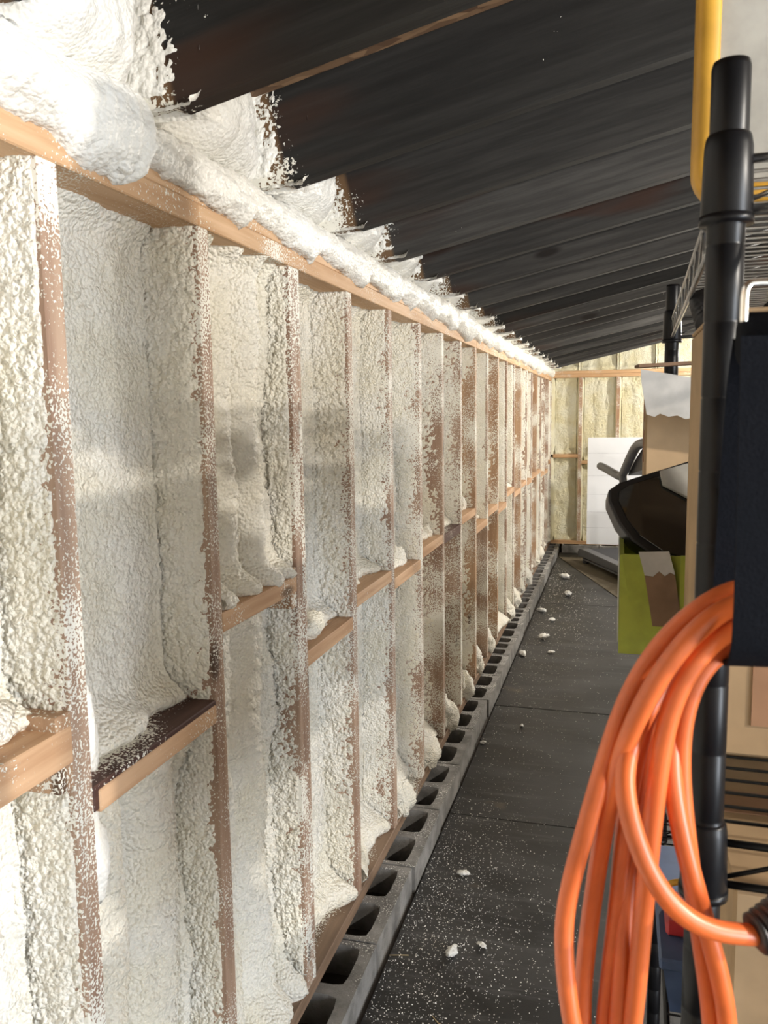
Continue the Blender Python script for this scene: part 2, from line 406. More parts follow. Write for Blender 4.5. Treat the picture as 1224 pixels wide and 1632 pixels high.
# bottom plate, double top plate in board lengths
def board_y(name, x0, x1, ya, yb, z0, z1, mat, parent, bev=0.002):
    bm = bmesh.new(); bm_box(bm, x0, x1, 0, yb - ya, z0, z1, bev)
    return new(name, from_bm(name, bm), mat, parent, loc=(0, ya, 0))
for a, b in ((BACK_Y, 1.10), (1.102, 4.50), (4.502, FARY)):
    board_y('bottom_plate', -DEPTH, 0.0, a, b, BLK_TOP, PL_TOP, m_sill, wall_left)
for a, b in ((BACK_Y, 1.318), (1.320, 4.2), (4.202, 6.9), (6.902, FARY)):
    board_y('top_plate', -DEPTH, 0.001, a, b, STUD_TOP, STUD_TOP + 0.0375, m_plate, wall_left)
for a, b in ((BACK_Y, 1.72), (1.722, 3.0), (3.002, 5.4), (5.402, FARY)):
    board_y('top_plate', -DEPTH, -0.002, a, b, STUD_TOP + 0.0385, TOP2, m_plate, wall_left)
# studs
bm = bmesh.new(); bm_box(bm, -DEPTH, 0, -0.038, 0, 0, STUD_TOP - PL_TOP, 0.0018); stud_me = from_bm('stud', bm); stud_me.materials.append(m_stud)
stud_me2 = stud_me.copy(); stud_me2.materials.clear(); stud_me2.materials.append(m_stud_clean)
for kk in range(K0, K1 + 1):
    new('stud', stud_me2 if kk in (8, 10, 13, 16) else stud_me, None, wall_left, loc=(0.0005 * (kk % 3), Y0 + kk * S, PL_TOP))
new('stud', stud_me, None, wall_left, loc=(0, FARY - 0.002, PL_TOP))
# half-lap second ply seen on the third stud
board_y('stud_ply', -0.09, 0.002, Y0 + 2 * S + 0.0005, Y0 + 2 * S + 0.0185, PL_TOP, STUD_TOP, m_stud, wall_left)
# blocking heights (bottom of each board, bay by bay)
BLK = {-2: 1.0, -1: 0.98, 0: 1.050, 1: 0.958, 2: 1.112, 3: 0.915, 4: 0.970, 5: 0.935, 6: 0.970, 7: 0.960, 8: 0.990, 9: 0.885, 10: 0.925, 11: 0.893, 12: 0.955}
rb = random.Random(3)
for kk in range(13, 21): BLK[kk] = 0.93 + rb.uniform(-0.04, 0.05)
def bay(kk):
    yl = Y0 + (kk - 1) * S; yr = Y0 + kk * S - 0.038
    if kk == 20: yr = FARY - 0.04
    return yl, yr
BIGBLK = {0: 0.052}
for kk in range(-2, 21):
    yl, yr = bay(kk); zb = BLK[kk]; h = BIGBLK.get(kk, 0.038)
    bm = bmesh.new(); bm_box(bm, -DEPTH, 0, 0, yr - yl, 0, h, 0.002)
    dark = kk in (1, 7)
    o = new('blocking', from_bm('blocking', bm), m_block_dark if dark else m_block_wood, wall_left, loc=(0.001, yl, zb))
    if kk == 1:      # pale face board nailed along the front of the dark block
        board_y('blocking_face', -0.012, 0.004, yl + 0.01, yr - 0.004, zb - 0.004, zb + 0.03, m_block_wood, wall_left)
    if kk in (0, 2): # short nailer at the end of the blocking
        bm = bmesh.new(); bm_box(bm, -0.10, -0.001, yr - 0.030, yr + 0.001, zb - 0.035, zb + h + 0.02, 0.0015)
        new('nailer', from_bm('nailer', bm), m_stud_clean, wall_left)
# foam, one sheet above and one below each blocking board
P = {}  # bay: overrides
P[0] = dict(cov=0.006, gran=0.008, low=0.012)
P[1] = dict(cov=0.006, low=0.010, gran=0.0085, back_gran=0.0030)
P[2] = dict(cov=0.007, ropes=(3.4, 0.060), thick=0.045, low=0.018, gran=0.0085)
P[3] = dict(cov=0.005, low=0.016, gran=0.010)
P[4] = dict(cov=0.004, low=0.016, gran=0.010, ropes=(2.2, 0.012))
P[5] = dict(cov=0.003, low=0.018, gran=0.010, thick=0.022)
P[6] = dict(cov=0.000, gran=0.010, low=0.014)
P[7] = dict(cov=0.001, gran=0.010)
P[8] = dict(cov=0.004, zcov=[(1.15, 1.70, 0.012)], gran=0.008)
P[9] = dict(cov=0.003, thick=0.03)
P[10] = dict(cov=-0.004, gran=0.009)
P[11] = dict(cov=0.006, thick=0.03)
P[12] = dict(cov=0.006, thick=0.04)
P[13] = dict(cov=-0.004); P[14] = dict(cov=0.003); P[15] = dict(cov=0.005); P[16] = dict(cov=-0.003); P[17] = dict(cov=0.004); P[18] = dict(cov=0.002)
LOW = {0: dict(thick=0.03, low=0.02), 1: dict(ropes=(2.3, 0.058), low=0.03, gran=0.006, thick=0.045), 2: dict(ropes=(2.4, 0.055), thick=0.042, low=0.02, cov=0.004), 3: dict(ripple=0.003, thick=0.022, low=0.02),
       6: dict(cov=-0.003, thick=0.02), 7: dict(cov=-0.007, thick=0.015), 8: dict(cov=0.001, thick=0.025), 9: dict(cov=-0.006), 10: dict(cov=-0.004), 11: dict(thick=0.05), 12: dict(thick=0.05)}
for kk in range(-2, 21):
    yl, yr = bay(kk); zb = BLK[kk]; h = BIGBLK.get(kk, 0.038)
    res = 0.009 if kk < 0 else (0.0036 if kk <= 3 else (0.006 if kk <= 8 else 0.011))
    base = dict(cov=0.004 if kk < 10 else rb.uniform(-0.006, 0.006), thick=0.012 + 0.02 * rb.random()); base.update(P.get(kk, {}))
    if kk >= 9: base['cov'] += 0.003
    if kk == 1: base['cov'] = 0.006
    sheet('foam_panel', wall_left, yl, yr, zb + h - 0.006, STUD_TOP + 0.004, -0.125, -0.002, res, 100 + kk * 7, mp_left, True, **{**base, 'lip0': 0.045, 'lip1': 0.03})
    lo = dict(base); lo.pop('zcov', None); lo.update(LOW.get(kk, {}))
    sheet('foam_panel', wall_left, yl, yr, PL_TOP - 0.004, zb + 0.006, -0.125, -0.002, res, 500 + kk * 7, mp_left, True, **{**lo, 'lip0': 0.075, 'lipw': 0.05, 'lip1': 0.02})
# lumps of foam that swelled out over the bottom plate and the blocking
def lump(name, c, r, seed, mat, parent, n=26, sq=(1, 1, 1), amp=0.35):
    th = np.linspace(0, 2 * math.pi, n, endpoint=False)[:, None] * np.ones((1, n // 2 + 1)); ph = np.linspace(0, math.pi, n // 2 + 1)[None, :] * np.ones((n, 1))
    dx, dy, dz = np.cos(th) * np.sin(ph), np.sin(th) * np.sin(ph), np.cos(ph)
    rr = r * (1 + amp * fbm(dx * 2.3 + dz * 1.7 + 40, dy * 2.3 - dz * 1.1 + 40, seed, 3) + 0.38 * (0.6 - worley(dx * 1.9 + dz * 1.3 + 9, dy * 1.9 - dz * 1.6 + 9, seed)))
    return new(name, grid_mesh(name, c[0] + dx * rr * sq[0], c[1] + dy * rr * sq[1], c[2] + dz * rr * sq[2], False, True), mat, parent)
for kk in (5, 6, 7, 8, 9, 10, 12, 13, 14, 15, 17, 18):
    yl, yr = bay(kk)
    for j in range(2):
        lump('foam_lump', (-0.045 + 0.02 * j, yl + 0.05 + 0.05 * j + rb.uniform(0, 0.03), PL_TOP + 0.035 + 0.045 * (1 - j)), 0.045 + rb.uniform(0, 0.012), 40 + kk * 3 + j, m_foam, wall_left, sq=(1, 1, 1.25))
for kk, dy, dz in ((5, 0.27, 0.03), (6, 0.30, 0.02), (8, 0.30, 0.05), (9, 0.1, 0.02), (12, 0.2, 0.04), (13, 0.15, 0.03), (14, 0.2, 0.04), (15, 0.15, 0.03), (16, 0.2, 0.03), (17, 0.2, 0.02)):
    yl, yr = bay(kk); lump('foam_lump', (-0.07, yl + dy, BLK[kk] + 0.036 + dz * 0.6), 0.042, 90 + kk, m_foam, wall_left, sq=(0.8, 1.1, 1))
# drooping roll on the left bays above the blocking
lump('foam_lump', (-0.075, 0.70, 1.135), 0.055, 7, m_foam, wall_left, 40, (1, 2.3, 0.8))
lump('foam_lump', (-0.06, 0.985, 1.05), 0.038, 8, m_foam_smooth, wall_left, 34, (0.9, 0.8, 2.2), 0.2)
lump('foam_lump', (-0.05, 0.99, 0.86), 0.036, 9, m_foam_smooth, wall_left, 34, (0.9, 0.9, 2.0), 0.25)
lump('foam_lump', (-0.065, 1.90, 0.975), 0.05, 10, m_foam, wall_left, 34, (0.8, 2.2, 0.6), 0.45)

# rolled bead of foam along the top plate
def bead():
    ys = [0.10]
    while ys[-1] < FARY - 0.01: ys.append(ys[-1] + 0.0045 + 0.0035 * max(0, ys[-1] - 1.2))
    ys = np.array(ys); m = 44; th = np.linspace(0, 2 * math.pi, m, endpoint=False)
    Yg = ys[None, :] * np.ones((m, 1)); T = th[:, None] * np.ones((1, len(ys)))
    ends = [0.72, 1.10, 1.49, 1.86, 2.25, 2.62, 2.83, 3.18, 3.55, 3.9, 4.3, 4.65, 5.0, 5.5, 6.0, 6.5, 7.0, 7.6, 8.2, 9.2]
    r = np.full(ys.shape, 0.044); drop = np.zeros(ys.shape)
    prev = 0.0
    for i, e in enumerate(ends):
        s = (ys - prev) / (e - prev); inn = (s >= 0) & (s < 1)
        big = [1.15, 1.38, 0.92, 0.95, 1.0, 1.02, 0.95, 1.0][i % 8]
        r = np.where(inn, 0.040 * big * (0.82 + 0.42 * np.clip(s, 0, 1) ** 1.5) * (1 - 0.30 * np.clip((s - 0.965) / 0.035, 0, 1) ** 2), r)
        drop = np.where(inn, 0.014 * np.clip(s, 0, 1) ** 2 * big, drop)
        prev = e
    R = r[None, :] * (1 + 0.26 * fbm(Yg * 14, T * 1.3, 3, 3) + 0.028 * np.sin(Yg * 260 + 2.5 * np.sin(T + 1) + 5 * fbm(Yg * 20, T * 0.8, 6, 2)) * (0.4 + vn(Yg * 9, T, 2))) + 0.007 * (1 - worley(Yg * 70, T * 2.6, 8))
    X = -0.012 + np.cos(T) * R * 0.98; Z = 1.932 - drop[None, :] + np.sin(T) * R
    Yg = Yg + 0.012 * np.cos(T - 0.6)
    return grid_mesh('foam_bead', X, Yg, Z, True, True)
new('foam_bead', bead(), m_foam_smooth, wall_left)
lump('foam_lump', (0.005, 1.065, 1.893), 0.037, 21, m_foam_smooth, wall_left, 40, (0.9, 1.2, 0.95), 0.25)
lump('foam_lump', (0.0, 1.80, 1.912), 0.030, 22, m_foam_smooth, wall_left, 30, (0.9, 1.2, 1.0), 0.2)
# solid foam backing between bead and rafters
bm = bmesh.new(); bm_box(bm, -DEPTH, -0.03, 0.0, FARY, TOP2 - 0.002, 1.975); new('foam_backing', from_bm('foam_backing', bm), m_foam, wall_left)

# concrete blocks under the plate (holes up)
def block_mesh(name, nh, L=0.388, x0=-0.09, x1=0.10, zt=0.0, zb=-0.19):
    bm = bmesh.new(); N = 20; cw = L / nh
    for i in range(nh):
        cy, cx = cw * (i + 0.5), (x0 + x1) / 2; a, b = (x1 - x0) / 2, cw / 2
        ha, hb = a - 0.034, b - (0.019 if nh == 2 else 0.017)
        outer, inner, low = [], [], []
        for t in range(N):
            an = 2 * math.pi * (t + 0.5) / N; c, s = math.cos(an), math.sin(an)
            k1 = 1 / max(abs(c), abs(s)); outer.append(bm.verts.new((cx + a * c * k1, cy + b * s * k1, zt)))
            k2 = 1 / (abs(c) ** 7 + abs(s) ** 7) ** (1 / 7); px, py = cx + ha * c * k2, cy + hb * s * k2
            inner.append(bm.verts.new((px, py, zt - 0.001))); low.append(bm.verts.new((cx + (px - cx) * 0.93, cy + (py - cy) * 0.93, zb + 0.01)))
        ob = [bm.verts.new((v.co.x, v.co.y, zb)) for v in outer]
        for t in range(N):
            j = (t + 1) % N
            bm.faces.new((outer[t], outer[j], inner[j], inner[t])); bm.faces.new((inner[t], inner[j], low[j], low[t]))
            mid = (outer[t].co + outer[j].co) / 2
            if abs(mid.x - cx) > a * 0.98 or (i == 0 and mid.y < 1e-3) or (i == nh - 1 and mid.y > L - 1e-3) or abs(outer[t].co.x - outer[j].co.x) > 1e-5 and abs(outer[t].co.y - outer[j].co.y) > 1e-5:
                bm.faces.new((outer[j], outer[t], ob[t], ob[j]))
        bm.faces.new(low)
    # square off the outer corners left by the ring
    bmesh.ops.recalc_face_normals(bm, faces=bm.faces)
    me = from_bm(name, bm); me.materials.append(m_conc); return me
b2, b3 = block_mesh('concrete_block', 2), block_mesh('concrete_block', 3)
y = 1.99 - 0.396 * 9; i = 0; threes = {16: 1, 18: 1, 20: 1, 21: 1, 23: 1}
while y < FARY - 0.3:
    o = new('concrete_block', b3 if i in threes else b2, None, wall_left, loc=(rb.uniform(-0.007, 0.007), y + 0.003, BLK_TOP - 0.0005), rot=(0, 0, rb.uniform(-0.012, 0.012)))
    y += 0.396; i += 1

# ------------------------------------------------------------------ far wall
bm = bmesh.new(); bm_box(bm, -0.165, RIGHTX + 0.15, FARY + DEPTH + 0.002, FARY + DEPTH + 0.03, -0.1, 3.1)
wall_back = tag(new('wall_far', from_bm('wall_far', bm), m_ply), kind='structure')
def board_x(name, xa, xb, y0, y1, z0, z1, mat, parent):
    bm = bmesh.new(); bm_box(bm, 0, xb - xa, y0, y1, z0, z1, 0.002); return new(name, from_bm(name, bm), mat, parent, loc=(xa, 0, 0))
board_x('bottom_plate', 0.0, RIGHTX, FARY, FARY + DEPTH, BLK_TOP, PL_TOP, m_plate_x, wall_back)
board_x('top_plate', 0.0, RIGHTX, FARY - 0.001, FARY + DEPTH, 1.872, 1.910, m_plate_x, wall_back)
board_x('top_plate', 0.0, RIGHTX, FARY + 0.001, FARY + DEPTH, 1.911, 1.950, m_plate_x, wall_back)
bm = bmesh.new(); bm_box(bm, 0, 0.038, FARY, FARY + DEPTH, 0, 1.872 - PL_TOP, 0.002); fs = from_bm('stud', bm); fs.materials.append(m_stud_clean)
fx = [0.284 + 0.386 * j for j in range(11)]
for x in fx: new('stud', fs, None, wall_back, loc=(x, 0, PL_TOP))
edges = [0.0] + fx
for j, x in enumerate(edges[:-1]):
    xl = x + (0.038 if j else 0.02); xr = edges[j + 1]; zb = [1.020, 0.950, 1.0, 0.97][j % 4]
    board_x('blocking', xl, xr, FARY + 0.002, FARY + DEPTH, zb, zb + 0.038, m_plate_x, wall_back)
    rs = 0.008 if j < 4 else 0.03
    kw = dict(cov=0.012, slope=0.016, gran=0.008, low=0.018, back_gran=0.006, mat=m_foam_y)
    sheet('foam_panel', wall_back, xl, xr, zb + 0.034, 1.876, -0.07, -0.004, rs, 900 + j, mp_far, True, ropes=(2.5, 0.008), **kw)
    sheet('foam_panel', wall_back, xl, xr, PL_TOP - 0.004, zb + 0.004, -0.07, -0.004, rs, 950 + j, mp_far, True, **kw)
    zt = RZ0 + RSL * xl + RH + 0.02
    sheet('foam_panel', wall_back, x, xr + 0.03, 1.945, zt, -0.03, 0.03, rs * 1.2, 980 + j, mp_far, True, bulge=0.02, mat=m_foam_y, top_slope=RSL, cov=0.02, slope=0.0, low=0.02)
for j in range(10):
    new('concrete_block', b2, None, wall_back, loc=(0.13 + j * 0.396 + 0.39, FARY + 0.005, BLK_TOP - 0.0005), rot=(0, 0, math.pi / 2))

# ------------------------------------------------------------------ right wall with its doorway, wall behind the camera
bm = bmesh.new()
bm_box(bm, RIGHTX, RIGHTX + 0.1, BACK_Y, DOOR_Y0, -0.1, 3.1); bm_box(bm, RIGHTX, RIGHTX + 0.1, DOOR_Y1, FARY + 0.14, -0.1, 3.1); bm_box(bm, RIGHTX, RIGHTX + 0.1, DOOR_Y0, DOOR_Y1, 2.0, 3.1)
tag(new('wall_right', from_bm('wall_right', bm), m_foam), kind='structure')
bm = bmesh.new(); bm_box(bm, -0.165, RIGHTX + 0.1, BACK_Y - 0.1, BACK_Y, -0.1, 3.1)
tag(new('wall_near', from_bm('wall_near', bm), m_foam), kind='structure')
bm = bmesh.new()
for a in ((DOOR_Y0 - 0.03, DOOR_Y0 + 0.02, 0, 2.02), (DOOR_Y1 - 0.02, DOOR_Y1 + 0.03, 0, 2.02), (DOOR_Y0 + 0.02, DOOR_Y1 - 0.02, 1.98, 2.02)):
    bm_box(bm, RIGHTX - 0.012, RIGHTX + 0.11, a[0], a[1], a[2], a[3], 0.003)
tag(new('door_1', from_bm('door_1', bm), m_plate), kind='structure')

# ------------------------------------------------------------------ ceiling: sheathing panels on sloping rafters
cs = math.atan(RSL)
bm = bmesh.new(); bm_box(bm, -0.4, (RIGHTX + 0.3) / math.cos(cs), BACK_Y - 0.1, FARY + 0.25, RH + 0.016, RH + 0.03)
ceiling = tag(new('ceiling', from_bm('ceiling', bm), m_osb, loc=(0, 0, RZ0), rot=(0, -cs, 0)), kind='structure')
py = -2.4
while py < FARY + 0.2:
    for xa, xb in ((-0.39, 2.0), (2.004, 4.55)):
        bm = bmesh.new(); bm_box(bm, xa, xb, 0, min(1.216, FARY + 0.2 - py), RH + 0.001, RH + 0.0155)
        new('sheathing_panel', from_bm('sheathing_panel', bm), m_osb, ceiling, loc=(0, py, 0))
    py += 1.22
def rafter_mesh():
    # side profile with a bird's-mouth notch over the wall plate
    prof = [(-0.36, 0.03), (-0.10, 0.03), (-0.06, 0.020), (0.055, 0.010), (0.075, 0.0), (4.55, 0.0), (4.55, RH), (-0.36, RH)]
    bm = bmesh.new(); A = [bm.verts.new((x, 0, z)) for x, z in prof]; B = [bm.verts.new((x, 0.038, z)) for x, z in prof]
    bm.faces.new(A); bm.faces.new(B[::-1])
    for i in range(len(prof)):
        j = (i + 1) % len(prof); bm.faces.new((A[j], A[i], B[i], B[j]))
    bmesh.ops.bevel(bm, geom=[e for e in bm.edges if abs(e.verts[0].co.y - e.verts[1].co.y) < 1e-6], offset=0.003, segments=1, affect='EDGES')
    bmesh.ops.recalc_face_normals(bm, faces=bm.faces)
    me = from_bm('rafter', bm); me.materials.append(m_rafter); return me
raf = rafter_mesh(); ry = []
y = 1.585 - S * 9
rr = random.Random(5)
while y < FARY - 0.1:
    if abs(y - 1.1786) < 0.01: y -= 0.03
    new('rafter', raf, None, ceiling, loc=(rr.uniform(-0.01, 0.01), y, rr.uniform(-0.004, 0.004)), rot=(0, rr.uniform(-0.004, 0.004), rr.uniform(-0.004, 0.004)))
    ry.append(y); y += S + (0.03 if abs(y - 1.1486) < 0.01 else 0)
# foam plugs between the rafter tails, over the plate
for i, y in enumerate(ry[:-1]):
    if y < -0.4: continue
    yl, yr = y + 0.038, ry[i + 1]
    rs = 0.0055 if y < 2.5 else (0.009 if y < 5 else 0.016)
    zt = RZ0 + RH + 0.005
    sheet('foam_plug', ceiling, yl, yr, RZ0 + 0.013, zt + 0.02, -0.045, 0.105, rs, 1300 + i, lambda A, O, z: (O * math.cos(cs) + (z - RZ0) * math.sin(cs), A, -O * math.sin(cs) + (z - RZ0) * math.cos(cs)), True,
          cov=0.003, slope=0.022, bulge=0.075 + 0.025 * (i % 2), low=0.035, gran=0.009, ripple=0.002, zhide=0.03, lip0=0.0, lip1=0.02, mat=m_foam_smooth, back_gran=0.002)

# ------------------------------------------------------------------ hanging lamps (outside the frame, on the right)
LL = ['clamp lamp with aluminium reflector hanging beside the wire shelf', 'clamp lamp with aluminium reflector hanging from the middle rafters', 'clamp lamp with aluminium reflector hanging over the treadmill', 'clamp lamp with aluminium reflector hanging closest to the far wall']
for (x, y, z, wt, colr, rad), lb in zip(LAMPS, LL):
    t = empty('hanging_lamp', (x, y, z)); tag(t, lb, 'lamp', 'hanging lamps')
    prof = [(0.022, 0.075), (0.05, 0.066), (0.085, 0.045), (0.108, 0.018), (0.112, 0.012), (0.106, 0.016), (0.082, 0.041), (0.048, 0.061), (0.022, 0.069)]
    th = np.linspace(0, 2 * math.pi, 28, endpoint=False)[:, None]; rr_ = np.array([p[0] for p in prof])[None, :]; zz_ = np.array([p[1] for p in prof])[None, :]
    new('reflector', grid_mesh('reflector', np.cos(th) * rr_, np.sin(th) * rr_, zz_ + 0 * th, False, True), m_alu, t)
    tube('socket', [(0, 0, 0.066), (0, 0, 0.12)], 0.02, m_brass, t, 14)
    tube('bulb', [(0, 0, 0.064), (0, 0, 0.05), (0, 0, 0.04), (0, 0, 0.03), (0, 0, 0.026)], [0.012, 0.016, 0.022, 0.016, 0.004], m_bulb, t, 12)
    tube('cable', [(0, 0, 0.12), (0, 0, RZ0 + RSL * x - z + 0.03)], 0.004, m_black, t, 6)
    ld = bpy.data.lights.new('bulb_light', 'POINT'); ld.energy = wt; ld.color = colr; ld.shadow_soft_size = rad
    lo = bpy.data.objects.new('bulb_light', ld); link(lo, t); lo.location = (0, 0, -0.02)

# ------------------------------------------------------------------ wire shelving unit
PX0, PX1, PY0, PY1 = 0.7840, 1.2090, 0.6076, 1.6156
SH = [0.20, 0.70, 1.188, 1.668]
su = empty('shelving_unit', ((PX0 + PX1) / 2, (PY0 + PY1) / 2, 0), -0.0235); tag(su, 'black wire shelving unit with round posts behind the orange cord', 'shelf')
ox, oy = su.location.x, su.location.y
def post_mesh():
    bm = bmesh.new()
    pts, rad = [], []
    z = 0.0
    def add(zz, r): pts.append((0, 0, zz)); rad.append(r)
    add(0.0, 0.006); add(0.012, 0.016); add(0.02, 0.016); add(0.022, 0.0125)
    z = 0.05
    while z < 1.72:                       # shallow grooves every inch or so
        add(z - 0.0012, 0.0125); add(z, 0.0119); add(z + 0.0012, 0.0125); z += 0.0508
    add(1.738, 0.0125); add(1.742, 0.0115)
    bm_tube(bm, pts, rad, 20)
    me = from_bm('post', bm, True); me.materials.append(m_black); return me
pm = post_mesh()
for px in (PX0, PX1):
    for py in (PY0, PY1): new('post', pm, None, su, loc=(px - ox, py - oy, 0))
bm = bmesh.new(); bm_tube(bm, [(0, 0, -0.026), (0, 0, -0.024), (0, 0, 0.02), (0, 0, 0.026), (0, 0, 0.028)], [0.0155, 0.0168, 0.0155, 0.0145, 0.0135], 20)
bm_tube(bm, [(0, 0, -0.030), (0, 0, -0.024)], [0.0175, 0.0175], 20)
collar = from_bm('collar', bm, True); collar.materials.append(m_black)
wire_me = None
for si, z in enumerate(SH):
    mat = m_lit_wire if si == 3 else m_black  # top shelf wires silver: highlights on black wire put into the colour
    bm = bmesh.new()
    x0, x1, y0, y1 = PX0 - ox, PX1 - ox, PY0 - oy, PY1 - oy
    for zz in (0.012, -0.020):
        for (a, b) in (((x0, y0), (x1, y0)), ((x0, y1), (x1, y1)), ((x0, y0), (x0, y1)), ((x1, y0), (x1, y1))):
            bm_tube(bm, [(a[0], a[1], zz), (b[0], b[1], zz)], 0.0030, 8)
    fr = new('shelf', from_bm('shelf', bm, True), mat, su, loc=(0, 0, z))
    # zig-zag truss on each long and short side
    for (a, b, n) in (((x0, y0), (x0, y1), 22), ((x1, y0), (x1, y1), 22), ((x0, y0), (x1, y0), 5), ((x0, y1), (x1, y1), 5)):
        pts = [(a[0] + (b[0] - a[0]) * i / n, a[1] + (b[1] - a[1]) * i / n, 0.012 if i % 2 else -0.020) for i in range(n + 1)]
        tube('truss', pts, 0.0018, mat, fr, 6)
    if si in (0, 3) or True:
        bm = bmesh.new(); bm_tube(bm, [(x0, 0, 0.0165), (x1, 0, 0.0165)], 0.0014, 6); wm = from_bm('wire', bm, True); wm.materials.append(mat)
        n = 40
        for i in range(1, n): new('wire', wm, None, fr, loc=(0, y0 + (y1 - y0) * i / n, 0))
        for xx in (0.33, 0.66): tube('cross_bar', [(x0 + (x1 - x0) * xx, y0, 0.012), (x0 + (x1 - x0) * xx, y1, 0.012)], 0.0026, mat, fr, 6)
    for px in (x0, x1):
        for py in (y0, y1): new('collar', collar, None, su, loc=(px, py, z))

# ------------------------------------------------------------------ orange extension cord hanging in a strap
STR = {
'a': [(0.7836, 0.4414, 1.4296), (0.7715, 0.4379, 1.4298), (0.7598, 0.4343, 1.4275), (0.7385, 0.4367, 1.4116), (0.7233, 0.435, 1.3915), (0.7122, 0.4343, 1.3693), (0.7047, 0.4343, 1.3442), (0.6991, 0.4295, 1.3182), (0.6915, 0.4287, 1.2876), (0.6813, 0.4314, 1.249), (0.6799, 0.4291, 1.2329), (0.6822, 0.4279, 1.2185), (0.6849, 0.4243, 1.1829), (0.6912, 0.422, 1.1507), (0.7042, 0.4322, 1.1179)],
'b': [(0.7818, 0.4297, 1.4241), (0.77, 0.4264, 1.4249), (0.7586, 0.4229, 1.4229), (0.7429, 0.4168, 1.4104), (0.7283, 0.4153, 1.3899), (0.7193, 0.4154, 1.3691), (0.711, 0.4206, 1.3462), (0.7058, 0.4318, 1.3214), (0.7017, 0.4423, 1.2895), (0.6969, 0.4463, 1.2481), (0.6925, 0.4447, 1.2032), (0.6875, 0.4435, 1.1631), (0.6934, 0.4412, 1.1308), (0.7042, 0.4322, 1.1179)],
'c': [(0.783, 0.4338, 1.4122), (0.7711, 0.4304, 1.4124), (0.7586, 0.4266, 1.4104), (0.7442, 0.4208, 1.397), (0.7339, 0.4204, 1.3758), (0.7294, 0.4219, 1.3558), (0.728, 0.4236, 1.3303), (0.7253, 0.4276, 1.2848), (0.722, 0.4315, 1.2396), (0.7207, 0.4345, 1.1824), (0.7174, 0.4381, 1.1352), (0.7093, 0.4336, 1.1178)],
'd': [(0.786, 0.4489, 1.4004), (0.7737, 0.4453, 1.3999), (0.7601, 0.441, 1.3963), (0.7495, 0.4368, 1.3872), (0.7414, 0.4327, 1.3732), (0.7378, 0.4343, 1.3519), (0.7387, 0.4365, 1.3258), (0.7425, 0.4392, 1.2964), (0.7491, 0.4416, 1.2583), (0.7557, 0.4434, 1.2157), (0.7625, 0.4464, 1.1818), (0.7681, 0.4535, 1.1415), (0.7595, 0.4578, 1.112)],
'e': [(0.7879, 0.46, 1.401), (0.7752, 0.4563, 1.4001), (0.762, 0.4523, 1.3987), (0.7476, 0.4466, 1.3858), (0.7373, 0.4411, 1.3657), (0.7326, 0.4375, 1.3478), (0.7339, 0.4305, 1.3303), (0.7379, 0.428, 1.3015), (0.7474, 0.4321, 1.2697), (0.7555, 0.4314, 1.2454), (0.7627, 0.4352, 1.2174), (0.7706, 0.4389, 1.1871), (0.7767, 0.4465, 1.1495), (0.7595, 0.4578, 1.112)],
'f': [(0.7867, 0.4558, 1.412), (0.7742, 0.4522, 1.4122), (0.7617, 0.4485, 1.4107), (0.7432, 0.4414, 1.3964), (0.7298, 0.44, 1.374), (0.7192, 0.4343, 1.3529), (0.7099, 0.4246, 1.3387), (0.7095, 0.4126, 1.3271), (0.7134, 0.4068, 1.314), (0.7198, 0.4039, 1.2919), (0.73, 0.4023, 1.2725), (0.7436, 0.4037, 1.2612), (0.7569, 0.4068, 1.2558), (0.7756, 0.4172, 1.2536)],
'g': [(0.7886, 0.4669, 1.4129), (0.7758, 0.4632, 1.4124), (0.763, 0.4592, 1.4099), (0.7409, 0.4507, 1.392), (0.7282, 0.4492, 1.3674), (0.7197, 0.449, 1.3438), (0.7152, 0.445, 1.3219), (0.7123, 0.4455, 1.2907), (0.7116, 0.4464, 1.257), (0.7097, 0.4461, 1.2168), (0.7024, 0.4436, 1.1716), (0.7002, 0.4436, 1.1343), (0.7093, 0.4336, 1.1178)],
'h': [(0.7907, 0.4765, 1.4004), (0.7776, 0.4725, 1.3989), (0.7645, 0.4686, 1.3973), (0.7468, 0.4616, 1.3824), (0.7328, 0.4599, 1.3588), (0.725, 0.4547, 1.335), (0.7212, 0.456, 1.3123), (0.7172, 0.451, 1.2812), (0.7139, 0.4453, 1.2432), (0.7125, 0.4411, 1.2121), (0.7118, 0.4367, 1.1788), (0.7122, 0.4375, 1.1423), (0.7042, 0.4322, 1.1179)],
}
CR = 0.0052
cord = empty('extension_cord', (0.73, 0.44, 1.11)); tag(cord, 'looped orange extension cord with black plug hanging from a strap', 'cord')
cl = cord.location
bm = bmesh.new()
for key, pts in STR.items():
    # the coil goes on over the strap and down the far side
    x, y, z = pts[0]
    far = [] if key == 'f' else [(0.845, y + 0.012, z - 0.145), (0.832, y + 0.012, z - 0.08), (0.812, y + 0.006, z - 0.025)]
    if key == 'f': far = [(0.838, y + 0.02, z - 0.06), (0.812, y + 0.008, z - 0.018)]
    pp = [Vector(p) - cl for p in far + list(pts)]
    cc = catmull(pp, 7)
    for _ in range(110): cc = [cc[0]] + [(cc[i - 1] + cc[i] * 2 + cc[i + 1]) / 4 for i in range(1, len(cc) - 1)] + [cc[-1]]
    bm_tube(bm, cc, CR, 14)
